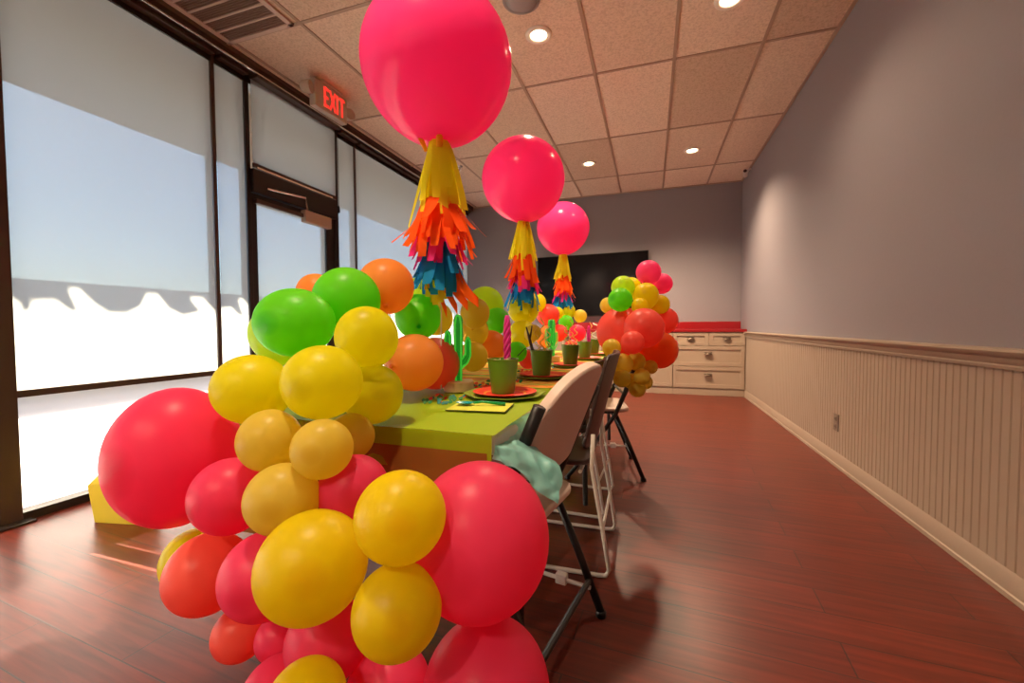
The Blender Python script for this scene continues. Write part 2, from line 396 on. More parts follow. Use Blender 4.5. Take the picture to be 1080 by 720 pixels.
# ------------------------------------------------------------ ceiling items
LAMPS = [(-.769, 2.96, 'recessed ceiling light nearest the big pink balloon', 1), (.464, 3.03, 'recessed ceiling light cut by the top edge of the picture', .35),
         (-.769, .50, 'added fill light in the ceiling over the near clump, above the picture', 1),  # added overhead lamp, out of view, to brighten the near balloons
         (-.769, -1.90, 'added fill light in the ceiling behind the camera, in line with the balloons', 1.5), (-1.99, -1.90, 'added fill light in the ceiling behind the camera on the window side', 1.5),  # added pair, out of view, filling the camera-facing sides of the balloons
         (-.761, 5.45, 'recessed ceiling light above the smallest pink balloon', 2.6), (.452, 5.444, 'recessed ceiling light near the right far corner', 1.6)]
l0 = None
for x, y, lb, pw in LAMPS:
    if l0 is None:
        l0 = empty('ceiling_light', (x, y, CE-.007)); c = l0
        MB().lathe([(.058, .001), (.062, -.006), (.080, -.010), (.092, -.004), (.094, .006), (.058, .006)], 32, cap=False).build('trim_ring', M['lamp_trim'], l0, angle=35)
        MB().lathe([(.0001, -.012), (.03, -.010), (.05, -.004), (.060, .003)], 32, cap=False).build('lens', M['lamp_on'], l0, smooth=True)
    else: c = dup(l0, (x, y, CE-.007))
    tag(c, lb, 'ceiling light', 'recessed ceiling lights')
    ld = bpy.data.lights.new('downlight_lamp', 'SPOT'); ld.energy = 175*pw; ld.color = (1, .74, .50); ld.spot_size = math.radians(130); ld.spot_blend = .8; ld.shadow_soft_size = .05
    lo = link(bpy.data.objects.new('downlight_lamp', ld)); lo.location = (x, y, CE-.04)
e = empty('ceiling_speaker', (-.79, 2.61, CE-.006)); tag(e, 'round grey ceiling speaker cut by the top edge above the big pink balloon', 'speaker')
MB().lathe([(.0001, -.022), (.06, -.02), (.10, -.012), (.104, .0)], 40).build('grille', M['grey_plastic'], e, smooth=True)
MB().lathe([(.104, -.012), (.118, -.010), (.122, 0), (.104, 0)], 40, cap=False).build('rim', M['grey_plastic'], e, angle=40)
# return-air vent
e = empty('ceiling_vent', (-2.62, 1.72, CE-.006)); tag(e, 'brown slotted air vent in the ceiling above the near roller shade', 'vent')
f = MB(); f.box(-.30, .30, .575, .605, -.012, .004, .003); f.box(-.30, .30, -.605, -.575, -.012, .004, .003); f.box(-.30, -.262, -.605, .605, -.012, .004, .003); f.box(.262, .30, -.605, .605, -.012, .004, .003)
f.build('frame', M['vent_metal'], e)
MB().box(-.265, .265, -.58, .58, -.002, .0035).build('filter', M['vent_dark'], e)
for k in range(11):
    yy = .485 - .097*k
    MB().box(-.263, .263, yy-.007, yy+.007, -.011, 0, .002).build('slat', M['vent_metal'], e)
f = MB()
for k in range(72):
    yy = -.57 + k*.0158; f.box(-.262, .262, yy-.0012, yy+.0012, -.006, -.002)
f.build('louvre_blades', mat('vent_blades', (.24, .14, .10), .6), e)
# sprinkler head
e = empty('sprinkler_head', (-2.35, 5.0, CE-.004)); tag(e, 'small sprinkler head on the ceiling right of the first tassel', 'sprinkler')
MB().lathe([(.036, .003), (.034, -.006), (.012, -.010), (.009, -.03), (.014, -.034)], 20).build('escutcheon', M['bright_metal'], e, angle=40)
MB().lathe([(.018, -.042), (.018, -.045), (.003, -.034)], 16).build('deflector', M['bright_metal'], e)
# exit sign facing the room
e = empty('exit_sign', (-2.66, 3.02, 2.79)); tag(e, 'lit red EXIT sign with two emergency lamp heads, on the ceiling above the door', 'sign')
MB().box(-.03, .035, -.19, .19, .02, .245, .008).build('case', M['exit_case'], e)
MB().box(-.05, .05, -.12, .12, .242, .262, .004).build('ceiling_mount', M['exit_case'], e)
L = MB(); x0, x1 = .0345, .040
def stroke(a, b, w=.021):
    a = Vector(a); b = Vector(b); dd = (b-a).normalized(); nn = Vector((-dd.y, dd.x))*w/2
    L.prism([tuple(a+nn), tuple(b+nn), tuple(b-nn), tuple(a-nn)], 'x', x0, x1)
zb, zt = .055, .215; a = -.155
stroke((a+.011, zb), (a+.011, zt)); stroke((a, zt-.0105), (a+.068, zt-.0105)); stroke((a, (zb+zt)/2), (a+.060, (zb+zt)/2)); stroke((a, zb+.0105), (a+.068, zb+.0105))
a = -.068; stroke((a, zb), (a+.078, zt)); stroke((a+.078, zb), (a, zt))
a = .040; stroke((a, zb), (a, zt))
a = .072; stroke((a, zt-.0105), (a+.082, zt-.0105)); stroke((a+.041, zb), (a+.041, zt))
ol = L.build('letters', M['exit_red'], e); ol.scale.y = .80; ol.location.y = .03
for s, nm in ((-1, 'lamp_head'), (1, 'lamp_head')):
    Mx = Matrix.Rotation(math.radians(90), 4, 'Y') @ Matrix.Rotation(math.radians(20*s), 4, 'X')
    h = MB().lathe([(.02, -.05), (.045, -.03), (.052, .02), (.05, .035), (.042, .03), (.0001, .028)], 20, (0, s*.245, .14), M=Mx).build(nm, M['exit_case'], e, angle=40)
    MB().box(-.012, .012, min(s*.18, s*.215), max(s*.18, s*.215), .12, .15).build('bracket', M['exit_case'], h)
# security camera on the wall
e = empty('security_camera', (1.16, 6.22, 2.955)); tag(e, 'small security camera where the ceiling meets the right wall', 'camera')
MB().tube([(.075, .03, .06), (.05, .03, .06), (.02, .01, .01)], .012).build('bracket', M['camera_white'], e)
MB().lathe([(.0001, -.06), (.024, -.055), (.027, -.03), (.027, .05), (.02, .06)], 20, M=Matrix.Rotation(math.radians(72), 4, 'X') @ Matrix.Rotation(math.radians(-12), 4, 'Y')).build('body', M['camera_white'], e, angle=40)
MB().lathe([(.0001, .068), (.018, .066), (.022, .058), (.022, .05)], 20, M=Matrix.Rotation(math.radians(72), 4, 'X') @ Matrix.Rotation(math.radians(-12), 4, 'Y')).build('lens', M['black'], e, angle=40)
# outlet
e = empty('wall_outlet', (XR-.012, 3.44, .305)); tag(e, 'brown electrical outlet on the beadboard of the right wall', 'outlet')
MB().box(-.006, 0, -.038, .038, -.06, .06, .003).build('cover_plate', M['outlet'], e)
for s in (-1, 1):
    k = MB().box(-.010, -.004, -.018, .018, s*.026-.016, s*.026+.016, .003).build('socket', M['outlet'], e)
    q = MB(); q.box(-.0112, -.0095, -.009, -.006, s*.026-.007, s*.026+.007); q.box(-.0112, -.0095, .006, .009, s*.026-.006, s*.026+.006); q.build('slot', M['black'], k)

# -------------------------------------------------------- back wall: cabinets
CY0, CY1 = 6.40, YB-.001
def front(x0, x1, z0, z1, y=CY0, st=.05):
    """shaker front: four rails round a recessed panel"""
    q = MB(); st = min(st, (z1-z0)*.28)
    q.box(x0, x0+st, y-.02, y, z0, z1, .0015); q.box(x1-st, x1, y-.02, y, z0, z1, .0015)
    q.box(x0+st, x1-st, y-.02, y, z1-st, z1, .0015); q.box(x0+st, x1-st, y-.02, y, z0, z0+st, .0015)
    q.box(x0+st, x1-st, y-.011, y, z0+st, z1-st)
    return q
def pull(x, z, par, y=CY0-.02):
    def f(u, v):
        a = PI*u; bb = PI/2*v
        return Vector((x + .054*math.cos(a), y - .024*math.sin(a)*math.sin(bb) - .001, z - .008 + .024*math.sin(a)*math.cos(bb)))
    q = MB().grid(f, 12, 6); q.box(x-.05, x+.05, y-.004, y, z+.012, z+.024, .001)
    q.build('cup_pull', M['pull'], par, angle=40)
def cabinet(x0, x1, label, kind):
    e = empty('base_cabinet', (0, 0, 0)); tag(e, label, 'cabinet', 'base cabinets under the red counter')
    c = MB(); c.box(x0, x1, CY0, CY1, .10, .885); c.box(x0, x1, CY0+.0, CY1, .0, .10)
    c.build('carcass', M['white_wood'], e)
    MB().box(x0, x1, CY0-.012, CY0, 0, .085, .003).build('plinth', M['white_wood'], e)
    xm = (x0+x1)/2; gp = .004
    if kind == 'drawers':
        for (a, bb, z0, z1) in ((x0+gp, xm-gp/2, .70, .88), (xm+gp/2, x1-.02, .70, .88), (x0+gp, x1-.02, .41, .692), (x0+gp, x1-.02, .105, .402)):
            dr = front(a, bb, z0, z1).build('drawer', M['white_wood'], e); pull((a+bb)/2, (z0+z1)/2+.03*(z1-z0 > .2), dr)
    else:
        for (a, bb) in ((x0+gp, xm-gp/2), (xm+gp/2, x1-gp)):
            dr = front(a, bb, .105, .88).build('door', M['white_wood'], e); pull(bb-.09 if a < xm-.1 else a+.09, .80, dr)
    return e
cabinet(.305, 1.238, 'cream four drawer cabinet in the right far corner', 'drawers')
cabinet(-.63, .303, 'cream two door cabinet left of the drawers, behind the far balloon clump', 'doors')
cabinet(-1.565, -.632, 'cream two door cabinet farthest left, hidden by the table garland', 'doors')
e = empty('countertop', (0, 0, 0)); tag(e, 'glossy red countertop running along the back wall', 'countertop')
MB().box(-1.58, 1.238, CY0-.03, CY1, .886, .926, .004).build('slab', M['red_counter'], e)
MB().box(-1.58, 1.238, CY1-.025, CY1, .926, 1.035, .003).build('backsplash', M['red_counter'], e)

# television
e = empty('television', (-.905, YB-.055, 1.625)); tag(e, 'large black flat television on the back wall', 'television'); e.rotation_euler = (0, math.radians(-.6), 0)
MB().box(-.875, .875, -.02, .03, -.495, .495, .006).build('case', M['tv_case'], e)
MB().box(-.862, .862, -.0225, -.019, -.478, .484).build('screen', M['tv'], e)
MB().box(-.2, .2, .03, .054, -.2, .2).build('wall_mount', M['black'], e)

# ------------------------------------------------------------------- table
TX0, TX1, TY0, TY1, TZ = -1.06, -.318, .828, 3.90, .745
e = empty('folding_table', ((TX0+TX1)/2, (TY0+TY1)/2, 0)); tag(e, 'long folding party table under the lime cloth', 'table')
cx, cy = (TX0+TX1)/2, (TY0+TY1)/2
MB().box(TX0-cx, TX1-cx, TY0-cy, TY1-cy, TZ-.045, TZ, .01).build('tabletop', M['table_top'], e)
for yy in (1.05, 2.245, 3.6):
    for xx in (TX0+.06, TX1-.01):
        MB().tube([(xx-cx-.02, yy-cy, TZ-.04), (xx-cx-.004, yy-cy, .25), (xx-cx, yy-cy, .012)], .014).build('leg', M['black'], e)
    MB().tube([(TX0+.06-cx, yy-cy, .3), (TX1-.02-cx, yy-cy, .3)], .01).build('crossbar', M['black'], e)

# lime plastic tablecloth: top, and skirts that fall in soft folds
def skirt_pt(px, py, nx, ny, t, drop, amp, ph, s):
    o = amp*t*(.6 + .5*math.sin(s*17+ph) + .3*math.sin(s*41+1.3*ph))
    return Vector((px + nx*(.006+o), py + ny*(.006+o), TZ + .004 - drop*t))
c = MB(); zc = TZ+.003
def topf(u, v):
    x = TX0-.004 + (TX1-TX0+.008)*u; y = TY0-.004 + (TY1-TY0+.008)*v
    w = .0016*noise.noise(Vector((x*9, y*5, 0)))+.0012*noise.noise(Vector((x*25, y*18, 3)))
    return Vector((x, y, zc+.001+w))
c.grid(topf, 24, 90)
def sk(p0, p1, n, drop, amp, ph, nu, var=.02):
    p0 = Vector(p0); p1 = Vector(p1)
    def f(u, v):
        p = p0.lerp(p1, u); s = (p1-p0).length*u
        return skirt_pt(p.x, p.y, n[0], n[1], v, drop + var*math.sin(s*5+ph), amp, ph, s)
    c.grid(f, nu, 6)
sk((TX0, TY0), (TX1, TY0), (0, -1), .09, .004, 1, 30, .008); sk((TX1, TY0+.33), (TX1, TY1), (1, 0), .11, .012, 2, 90); sk((TX0, TY0), (TX0, TY1), (-1, 0), .2, .016, 3, 90); sk((TX0, TY1), (TX1, TY1), (0, 1), .2, .014, 4, 30)
bmesh.ops.remove_doubles(c.bm, verts=c.bm.verts, dist=.003)
tag(c.build('tablecloth', M['lime_cloth'], smooth=True), 'lime green plastic tablecloth over the long party table', 'tablecloth')

# under-layer of amber cloth showing at the near end
def uf(u, v):
    x = TX0+.01 + (TX1-TX0-.02)*u; zz = TZ-.035-.27*v
    return Vector((x, TY0-.0095-.005*math.sin(x*23)*v-.003*v, zz))
tag(MB().grid(uf, 24, 6).build('under_cloth', sheet('amber_underlay', (.32, .13, .02), .3), smooth=True), 'amber brown cloth hem hanging below the lime cloth at the near table end', 'cloth')

# aqua cloth bunched over the near right corner
ROWS = [
[(-0.327, 0.835, 0.739), (-0.322, 0.92, 0.744), (-0.313, 1.02, 0.747), (-0.299, 1.12, 0.75)],
[(-0.326, 0.845, 0.724), (-0.323, 0.93, 0.713), (-0.309, 0.99, 0.705), (-0.293, 1.04, 0.689)],
[(-0.312, 0.83, 0.727), (-0.28, 0.875, 0.709), (-0.238, 0.905, 0.683), (-0.191, 0.93, 0.649)],
[(-0.313, 0.82, 0.712), (-0.272, 0.85, 0.686), (-0.233, 0.88, 0.64), (-0.188, 0.905, 0.615)],
[(-0.316, 0.818, 0.7), (-0.271, 0.84, 0.675), (-0.238, 0.865, 0.628), (-0.196, 0.895, 0.584)]]
def crv(P, t):
    n = len(P)-1; k = min(int(t*n), n-1); f = t*n-k
    p = [Vector(P[max(0, min(n, k+i))]) for i in (-1, 0, 1, 2)]
    return .5*((2*p[1]) + (p[2]-p[0])*f + (2*p[0]-5*p[1]+4*p[2]-p[3])*f*f + (3*p[1]-p[0]-3*p[2]+p[3])*f**3)
def tf(u, v):
    q = crv([tuple(crv(r, u)) for r in ROWS], v)
    w = min(1, v*2.5)*(.030*abs(noise.noise(Vector((q.x*30+q.z*16, q.y*9, q.z*6)))) + .008*noise.noise(q*45) - .008)
    return q + Vector((.5*w, -.6*w, .6*w))
tag(MB().grid(tf, 40, 30).build('corner_cloth', M['teal_cloth'], smooth=True), 'crumpled aqua plastic cloth hanging off the near right table corner', 'cloth')

# ------------------------------------------------------------------- chairs
def roundrect_panel(w, z0, z1, r, th, f, nu=20, nv=14, topr=None):
    """curved panel: grid over a rounded rectangle mapped by f(y,z,side)"""
    q = MB()
    def sq(u, v):
        a = 2*u-1; bb = 2*v-1
        h = (z1-z0)/2; rr = r
        y = a*w/2; z = bb*h
        ex = abs(y)-(w/2-rr); ez = abs(z)-(h-rr)
        if ex > 0 and ez > 0:
            mxm = max(ex, ez); l = math.hypot(ex, ez)
            if l > 0:
                k = mxm/l; y = math.copysign(w/2-rr+ex*k, y); z = math.copysign(h-rr+ez*k, z)
        return y, z+(z0+z1)/2
    A = [[None]*(nv+1) for _ in range(nu+1)]; B = [[None]*(nv+1) for _ in range(nu+1)]
    for i in range(nu+1):
        for j in range(nv+1):
            y, z = sq(i/nu, j/nv); c0, nrm = f(y, z)
            A[i][j] = q.bm.verts.new(c0 + nrm*th/2); B[i][j] = q.bm.verts.new(c0 - nrm*th/2)
    for i in range(nu):
        for j in range(nv):
            q.bm.faces.new((A[i][j], A[i+1][j], A[i+1][j+1], A[i][j+1])); q.bm.faces.new((B[i][j+1], B[i+1][j+1], B[i+1][j], B[i][j]))
    rim = [(i, 0) for i in range(nu)] + [(nu, j) for j in range(nv)] + [(i, nv) for i in range(nu, 0, -1)] + [(0, j) for j in range(nv, 0, -1)]
    for k in range(len(rim)):
        a, bb = rim[k], rim[(k+1) % len(rim)]
        q.bm.faces.new((A[a[0]][a[1]], B[a[0]][a[1]], B[bb[0]][bb[1]], A[bb[0]][bb[1]]))
    return q
def back_f(bow, x0, x1, z0, z1, w):
    def f(y, z):
        t = (z-z0)/(z1-z0); x = x0 + (x1-x0)*t - bow*(2*y/w)**2 + .0*t
        n = Vector((1, 4*bow*2*y/w/w, -(x1-x0)/(z1-z0))).normalized()
        return Vector((x, y, z)), n
    return f
def arch(f, z0, z1, w):
    def g_(y, z): return f(y, z0 + (z-z0)*(1-.30*abs(2*y/w)**2.3))
    return g_
def seat_f(y, x):   # x runs along "z" of the panel
    z = .442 - .012*math.cos(min(1, abs(y)/.21)*PI/2)*math.cos(max(-1, min(1, x/.2))*PI/2)
    return Vector((x, y, z)), Vector((0, 0, 1))
def bevel_mod(o, w=.004):
    md = o.modifiers.new('bevel', 'BEVEL'); md.width = w; md.segments = 2; md.limit_method = 'ANGLE'; md.angle_limit = math.radians(50)
def folding_chair(loc, rz, label):
    e = empty('folding_chair', loc, rz); tag(e, label, 'chair', 'chairs along the table')
    s = roundrect_panel(.41, -.19, .195, .07, .026, seat_f).build('seat', M['beige'], e, angle=50); bevel_mod(s, .007)
    bk = roundrect_panel(.41, .572, .875, .085, .034, arch(back_f(.035, .195, .312, .572, .875, .41), .572, .875, .41), 26, 18).build('backrest', M['beige'], e, angle=50); bevel_mod(bk, .012)
    for sg in (-1, 1):
        y = sg*.222
        MB().tube([(.252, y, .785), (.215, y, .70), (.170, y, .585), (.10, y*1.02, .42), (-.05, y*1.03, .20), (-.20, y*1.03, .012)], [.0165, .0165, .0155, .0135, .0135, .0135], 12).build('front_leg', M['black'], e, smooth=True)
        MB().tube([(.10, y*.94, .425), (.19, y*.98, .22), (.275, y*1.0, .012)], .0135, 10).build('rear_leg', M['black'], e, smooth=True)
        MB().lathe([(.018, 0), (.018, .015), (.015, .02)], 14, (-.20, y*1.03, 0)).build('foot_cap', M['black'], e)
        MB().lathe([(.018, 0), (.018, .015), (.015, .02)], 14, (.275, y, 0)).build('foot_cap', M['black'], e)
        MB().tube([(.10, y*.9, .43), (-.13, y*.9, .425)], .009).build('seat_rail', M['black'], e)
    MB().tube([(.235, -.21, .115), (.235, .21, .115)], .010).build('rear_brace', M['black'], e)
    MB().tube([(-.10, -.215, .14), (-.10, .215, .14)], .008).build('front_brace', M['white_metal'], e)
    sb = MB().tube([(.245, .20, .10), (-.12, .205, .105)], .007).build('spreader_bar', M['white_metal'], e)
    MB().box(.12, .16, .190, .218, .085, .12, .004).build('clip', M['white_metal'], sb)
    MB().tube([(.155, -.19, .545), (.155, .19, .545)], .008).build('back_crossbar', M['black'], e)
    return e
def sled_chair(loc, rz, label, zt=.87, lean=.285):
    e = empty('sled_chair', loc, rz); tag(e, label, 'chair', 'chairs along the table')
    s = roundrect_panel(.38, -.18, .185, .05, .022, seat_f).build('seat', M['brown_plastic'], e, angle=50); bevel_mod(s, .006)
    bk = roundrect_panel(.42, .50, zt, .03, .014, back_f(.03, .19, lean, .50, zt, .42), 22, 14).build('backrest', M['brown_plastic'], e, angle=50); bevel_mod(bk, .004)
    for sg in (-1, 1):
        y = sg*.195
        pts = [(-.15, y, .425), (-.19, y, .20), (-.215, y, .035), (-.205, y, .012), (-.18, y, .0085), (.22, y, .0085), (.25, y, .012), (.262, y, .035), (.235, y, .20), (.195, y, .43), (.20, y, .56)]
        MB().tube(pts, .0085, 8).build('side_frame', M['white_metal'], e, smooth=True)
    MB().tube([(-.14, -.195, .41), (-.14, .195, .41)], .008).build('crossbar', M['white_metal'], e)
    MB().tube([(.15, -.195, .41), (.15, .195, .41)], .008).build('crossbar', M['white_metal'], e)
    MB().tube([(.237, -.195, .19), (.237, .195, .19)], .006).build('crossbar', M['white_metal'], e)
    return e
folding_chair((-.462, 1.235, 0), math.radians(-10), 'nearest beige folding chair with black legs, aqua cloth over its seat')
sled_chair((-.412, 1.815, 0), math.radians(1), 'dark brown chair on white sled legs right behind the nearest beige chair')
sled_chair((-.475, 2.33, 0), math.radians(-2), 'brown chair on white sled legs, second behind the beige folding chair', .80, .24)
folding_chair((-.352, 2.90, 0), math.radians(12), 'folding chair with splayed black legs under the far balloon clump')

# -------------------------------------------------------- things on the table
TT = TZ+.007
CUPS = [(-.462, 1.30), (-.462, 1.815), (-.430, 2.35), (-.425, 2.86), (-.425, 3.33)]
plab = ['nearest', 'second nearest', 'third', 'fourth', 'farthest']
p0 = q0 = k0 = None
for i, (x, y) in enumerate(CUPS):
    px_, py_ = x+.008, y-.005
    if p0 is None:
        oc = [(.126/math.cos(PI/8)*math.cos(PI/8+PI/4*k), .126/math.cos(PI/8)*math.sin(PI/8+PI/4*k)) for k in range(8)]
        pm = MB(); inner = [(a*.72, b_*.72) for a, b_ in oc]
        def ring(P, z): return [pm.bm.verts.new((a, b_, z)) for a, b_ in P]
        r0, r1, r2_, r3 = ring(inner, 0), ring(oc, .010), ring(oc, .0125), ring(inner, .003)
        for A, B in ((r0, r1), (r1, r2_), (r2_, r3)):
            for k in range(8): pm.bm.faces.new((A[k], A[(k+1) % 8], B[(k+1) % 8], B[k]))
        pm.bm.faces.new(r0[::-1]); pm.bm.faces.new(r3)
        q0 = pm.build('dinner_plate', M['plate_green']); q = q0; q.location = (px_, py_, TT)
        p0 = MB().lathe([(.0001, 0), (.066, 0), (.102, .011), (.105, .0125), (.101, .0135), (.066, .0035), (.0001, .0035)], 48, cap=False).build('dessert_plate', M['plate_red'], angle=30); p = p0
        k0 = empty('party_cup')
        MB().lathe([(.0001, 0), (.037, 0), (.038, .003), (.0505, .108), (.0525, .110), (.0525, .113), (.0490, .113), (.0365, .006), (.0001, .006)], 36, cap=False).build('cup_wall', M['cup'], k0, angle=35)
        sh = MB(); rr = random.Random(3)
        for _ in range(70):
            a = rr.uniform(0, 2*PI); r_ = .043*math.sqrt(rr.random()); bq = rr.uniform(0, 2*PI); z = .088+rr.uniform(0, .02)
            c0 = Vector((r_*math.cos(a), r_*math.sin(a), z)); dv = Vector((math.cos(bq), math.sin(bq), rr.uniform(-.4, .8)))*.012
            e1 = c0+dv
            l = math.hypot(e1.x, e1.y)
            if l > .047: e1.x *= .047/l; e1.y *= .047/l
            sh.tube([c0-dv*.4, c0+Vector((0, 0, .004)), e1], .0016, 4)
        so = sh.build('paper_filling', M['shred'], k0); so['kind'] = 'stuff'
        kk = k0
    else:
        q = dup(q0, (px_, py_, TT)); p = dup(p0); kk = dup(k0)
    q.location = (px_, py_, TT); p.location = (px_, py_, TT+.0045); kk.location = (x, y, TT+.009); kk.rotation_euler.z = i*1.3
    nm = plab[i]
    tag(q, 'green eight sided plate under the red plate of the %s cup' % nm, 'plate', 'green under plates')
    tag(p, 'round red plate with an orange ring below the %s cup' % nm, 'plate', 'red party plates')
    tag(kk, 'green tapered party cup, %s in the row from the camera' % nm, 'cup', 'green party cups')

def helix(x, y, z0, z1, r, turns, lean=(0, 0), n=60, ph=0, taper=.3):
    out = []
    for i in range(n+1):
        t = i/n; a = ph+turns*2*PI*t; rr = r*(taper+(1-taper)*math.sin(PI*min(1, t*.98+.02)))
        out.append((x+lean[0]*t+rr*math.cos(a), y+lean[1]*t+rr*math.sin(a), z0+(z1-z0)*t))
    return out
CZ = TT+.10
def twist(x, y, h, m_, lab, lean=(0, 0)):
    q = MB()
    for k in range(4): q.tube(helix(x, y, CZ-.01, CZ+h, .009, 1.6, lean, 40, k*PI/2, .45), [.0055]*38+[.004, .003, .002], 6)
    return tag(q.build('twisted_wand', m_, smooth=True), lab, 'party favor', 'twisted wands in the cups')
twist(-.455, 1.325, .165, M['pink_straw'], 'hot pink twisted wand standing in the nearest green cup', (.0, .0))
twist(-.40, 2.88, .13, M['pink_straw'], 'small pink wand standing in the fourth green cup', (0, 0))
rr = random.Random(5)
for i, (x, y) in ((1, CUPS[1]), (2, CUPS[2])):
    words = ['leftmost', 'middle', 'rightmost']
    for k in range(3):
        xx = x-.012+.017*k; h = (.13, .165, .125)[k]
        q = MB().tube(helix(xx, y+.012*(k-1), CZ-.015, CZ+h, .011, 3.2, (-.012+.01*k, 0), 48, k*2.1, .5), .0028, 5)
        tag(q.build('curly_straw', M['yellow_straw'], smooth=True), '%s pale yellow curly straw in the %s green cup' % (words[k], plab[i]), 'straw', 'curly straws in the cups')
q = MB().tube(helix(-.44, 3.33, CZ-.01, CZ+.16, .010, 2.5, (-.01, 0), 40, 0, .5), .003, 5)
tag(q.build('curly_straw', M['yellow_straw'], smooth=True), 'thin pale yellow curly straw in the farthest green cup', 'straw', 'curly straws in the cups')
q = MB().tube([(-.405+.03*math.sin(t*.9)+.006*math.cos(t*2), 3.33+.015*math.cos(t), CZ-.01+.014*t) for t in [i*.25 for i in range(46)]], .005, 6)
tag(q.build('curled_ribbon', M['white_ribbon'], smooth=True), 'white curled ribbon in the farthest cup, against the red counter', 'ribbon')
q = MB(); bx, by = -.492, 1.80
q.tube([(bx+.01, by, CZ-.02), (bx-.010, by, CZ+.03), (bx-.022, by, CZ+.075), (bx-.036, by, CZ+.125)], [.007, .008, .006, .003], 6)
q.tube([(bx-.020, by, CZ+.07), (bx-.014, by, CZ+.10), (bx-.010, by+.003, CZ+.13)], [.005, .004, .0025], 6)
tag(q.build('forked_stick', M['brown_plastic'], smooth=True), 'dark forked stick leaning out of the second green cup', 'party favor')
q = MB(); q.tube([(-.495, 1.80, CZ+.015), (-.53, 1.79, CZ+.03), (-.565, 1.785, CZ-.005)], .002, 5)
tag(q.build('wire_stem', M['brown_plastic'], smooth=True), 'thin dark wire bending over the left rim of the second cup', 'party favor')
q = MB(); q.tube([(-.452, 1.29, CZ-.005), (-.443, 1.30, CZ+.018), (-.425, 1.315, CZ+.02), (-.418, 1.318, CZ+.006)], .0035, 6)
tag(q.build('dark_straw', M['brown_plastic'], smooth=True), 'short dark bent straw at the right rim of the nearest cup', 'straw')

# cactus lamps
def cactus(loc, rz, lab):
    e = empty('cactus_lamp', loc, rz); tag(e, lab, 'lamp', 'cactus lamps on the table')
    MB().lathe([(.0001, 0), (.05, 0), (.053, .004), (.053, .034), (.050, .038), (.0001, .038)], 36, cap=False).build('wooden_base', M['light_wood'], e, angle=35)
    def arm(pts, r):
        return MB().tube(pts, r, 12)
    stem = arm([(-.0, 0, .036), (0, 0, .10), (0, 0, .20), (0, 0, .252), (0, 0, .265), (0, 0, .272)], [.013, .015, .017, .017, .012, .004]).build('stem', M['cactus'], e, smooth=True)
    la = arm([(-.004, 0, .095), (-.022, 0, .108), (-.036, 0, .135), (-.036, 0, .19), (-.036, 0, .208), (-.036, 0, .216)], [.009, .012, .013, .014, .010, .003]).build('arm', M['cactus'], e, smooth=True)
    ra = arm([(.004, 0, .095), (.020, 0, .105), (.033, 0, .125), (.034, 0, .17), (.034, 0, .186), (.034, 0, .193)], [.008, .011, .012, .012, .008, .003]).build('arm', M['cactus'], e, smooth=True)
    for y in (-.0175, .0175):
        MB().tube([(-.009, y*.75, .038), (-.010, y, .10), (-.0105, y, .235), (-.006, y, .262), (0, y, .268), (.006, y, .262), (.0105, y, .235), (.010, y, .10), (.009, y*.75, .038)], .0032, 8).build('neon_tube', M['cactus_tube'], stem, smooth=True)
        MB().tube([(-.012, y, .088), (-.034, y, .108), (-.046, y, .135), (-.0445, y, .195), (-.036, y, .213), (-.028, y, .195), (-.027, y, .14), (-.012, y, .122)], .0030, 8).build('neon_tube', M['cactus_tube'], la, smooth=True)
        MB().tube([(.012, y, .082), (.032, y, .100), (.043, y, .125), (.042, y, .175), (.034, y, .190), (.026, y, .175), (.025, y, .13), (.012, y, .112)], .0030, 8).build('neon_tube', M['cactus_tube'], ra, smooth=True)
    return e
cactus((-.645, 1.345, TT), math.radians(24), 'nearest glowing green cactus lamp on a pale wooden base')
cactus((-.60, 2.62, TT), math.radians(70), 'farther green cactus lamp seen edge on, between the second and third cups')

# napkin, spoon, confetti, serape runner
nk = MB().box(-.082, .082, -.06, .06, 0, .004, .001).build('paper_napkin', M['napkin']); nk.location = (-.452, 1.085, TT); nk.rotation_euler.z = .12
tag(nk, 'flat lime paper napkin with a dark edge in front of the nearest plate', 'napkin')
MB().box(-.0835, .0835, -.0615, .0615, .0005, .0022).build('dark_border', M['napkin_edge'], nk)
e = empty('plastic_spoon', (-.50, 1.085, TT+.0055), .22); tag(e, 'teal plastic spoon with a green handle lying on the napkin', 'spoon')
def bowl(u, v):
    a = 2*PI*u; return Vector((.027*v*math.cos(a), .018*v*math.sin(a), .001+.006*v*v))
MB().grid(bowl, 20, 5).build('bowl', M['teal_plastic'], e, smooth=True)
MB().tube([(.024, 0, .006), (.05, 0, .009), (.115, .0, .003)], [.004, .0035, .0055], 6).build('handle', M['green_plastic'], e, smooth=True)
cm = [mat('confetti_' + n_, c_, .4) for n_, c_ in (('green', (.01, .22, .06)), ('red', (.70, .03, .02)), ('teal', (.01, .20, .20)), ('orange', (.75, .12, .02)))]
me_o = None
cf = bmesh.new(); rr = random.Random(11); idx = []
spots = []
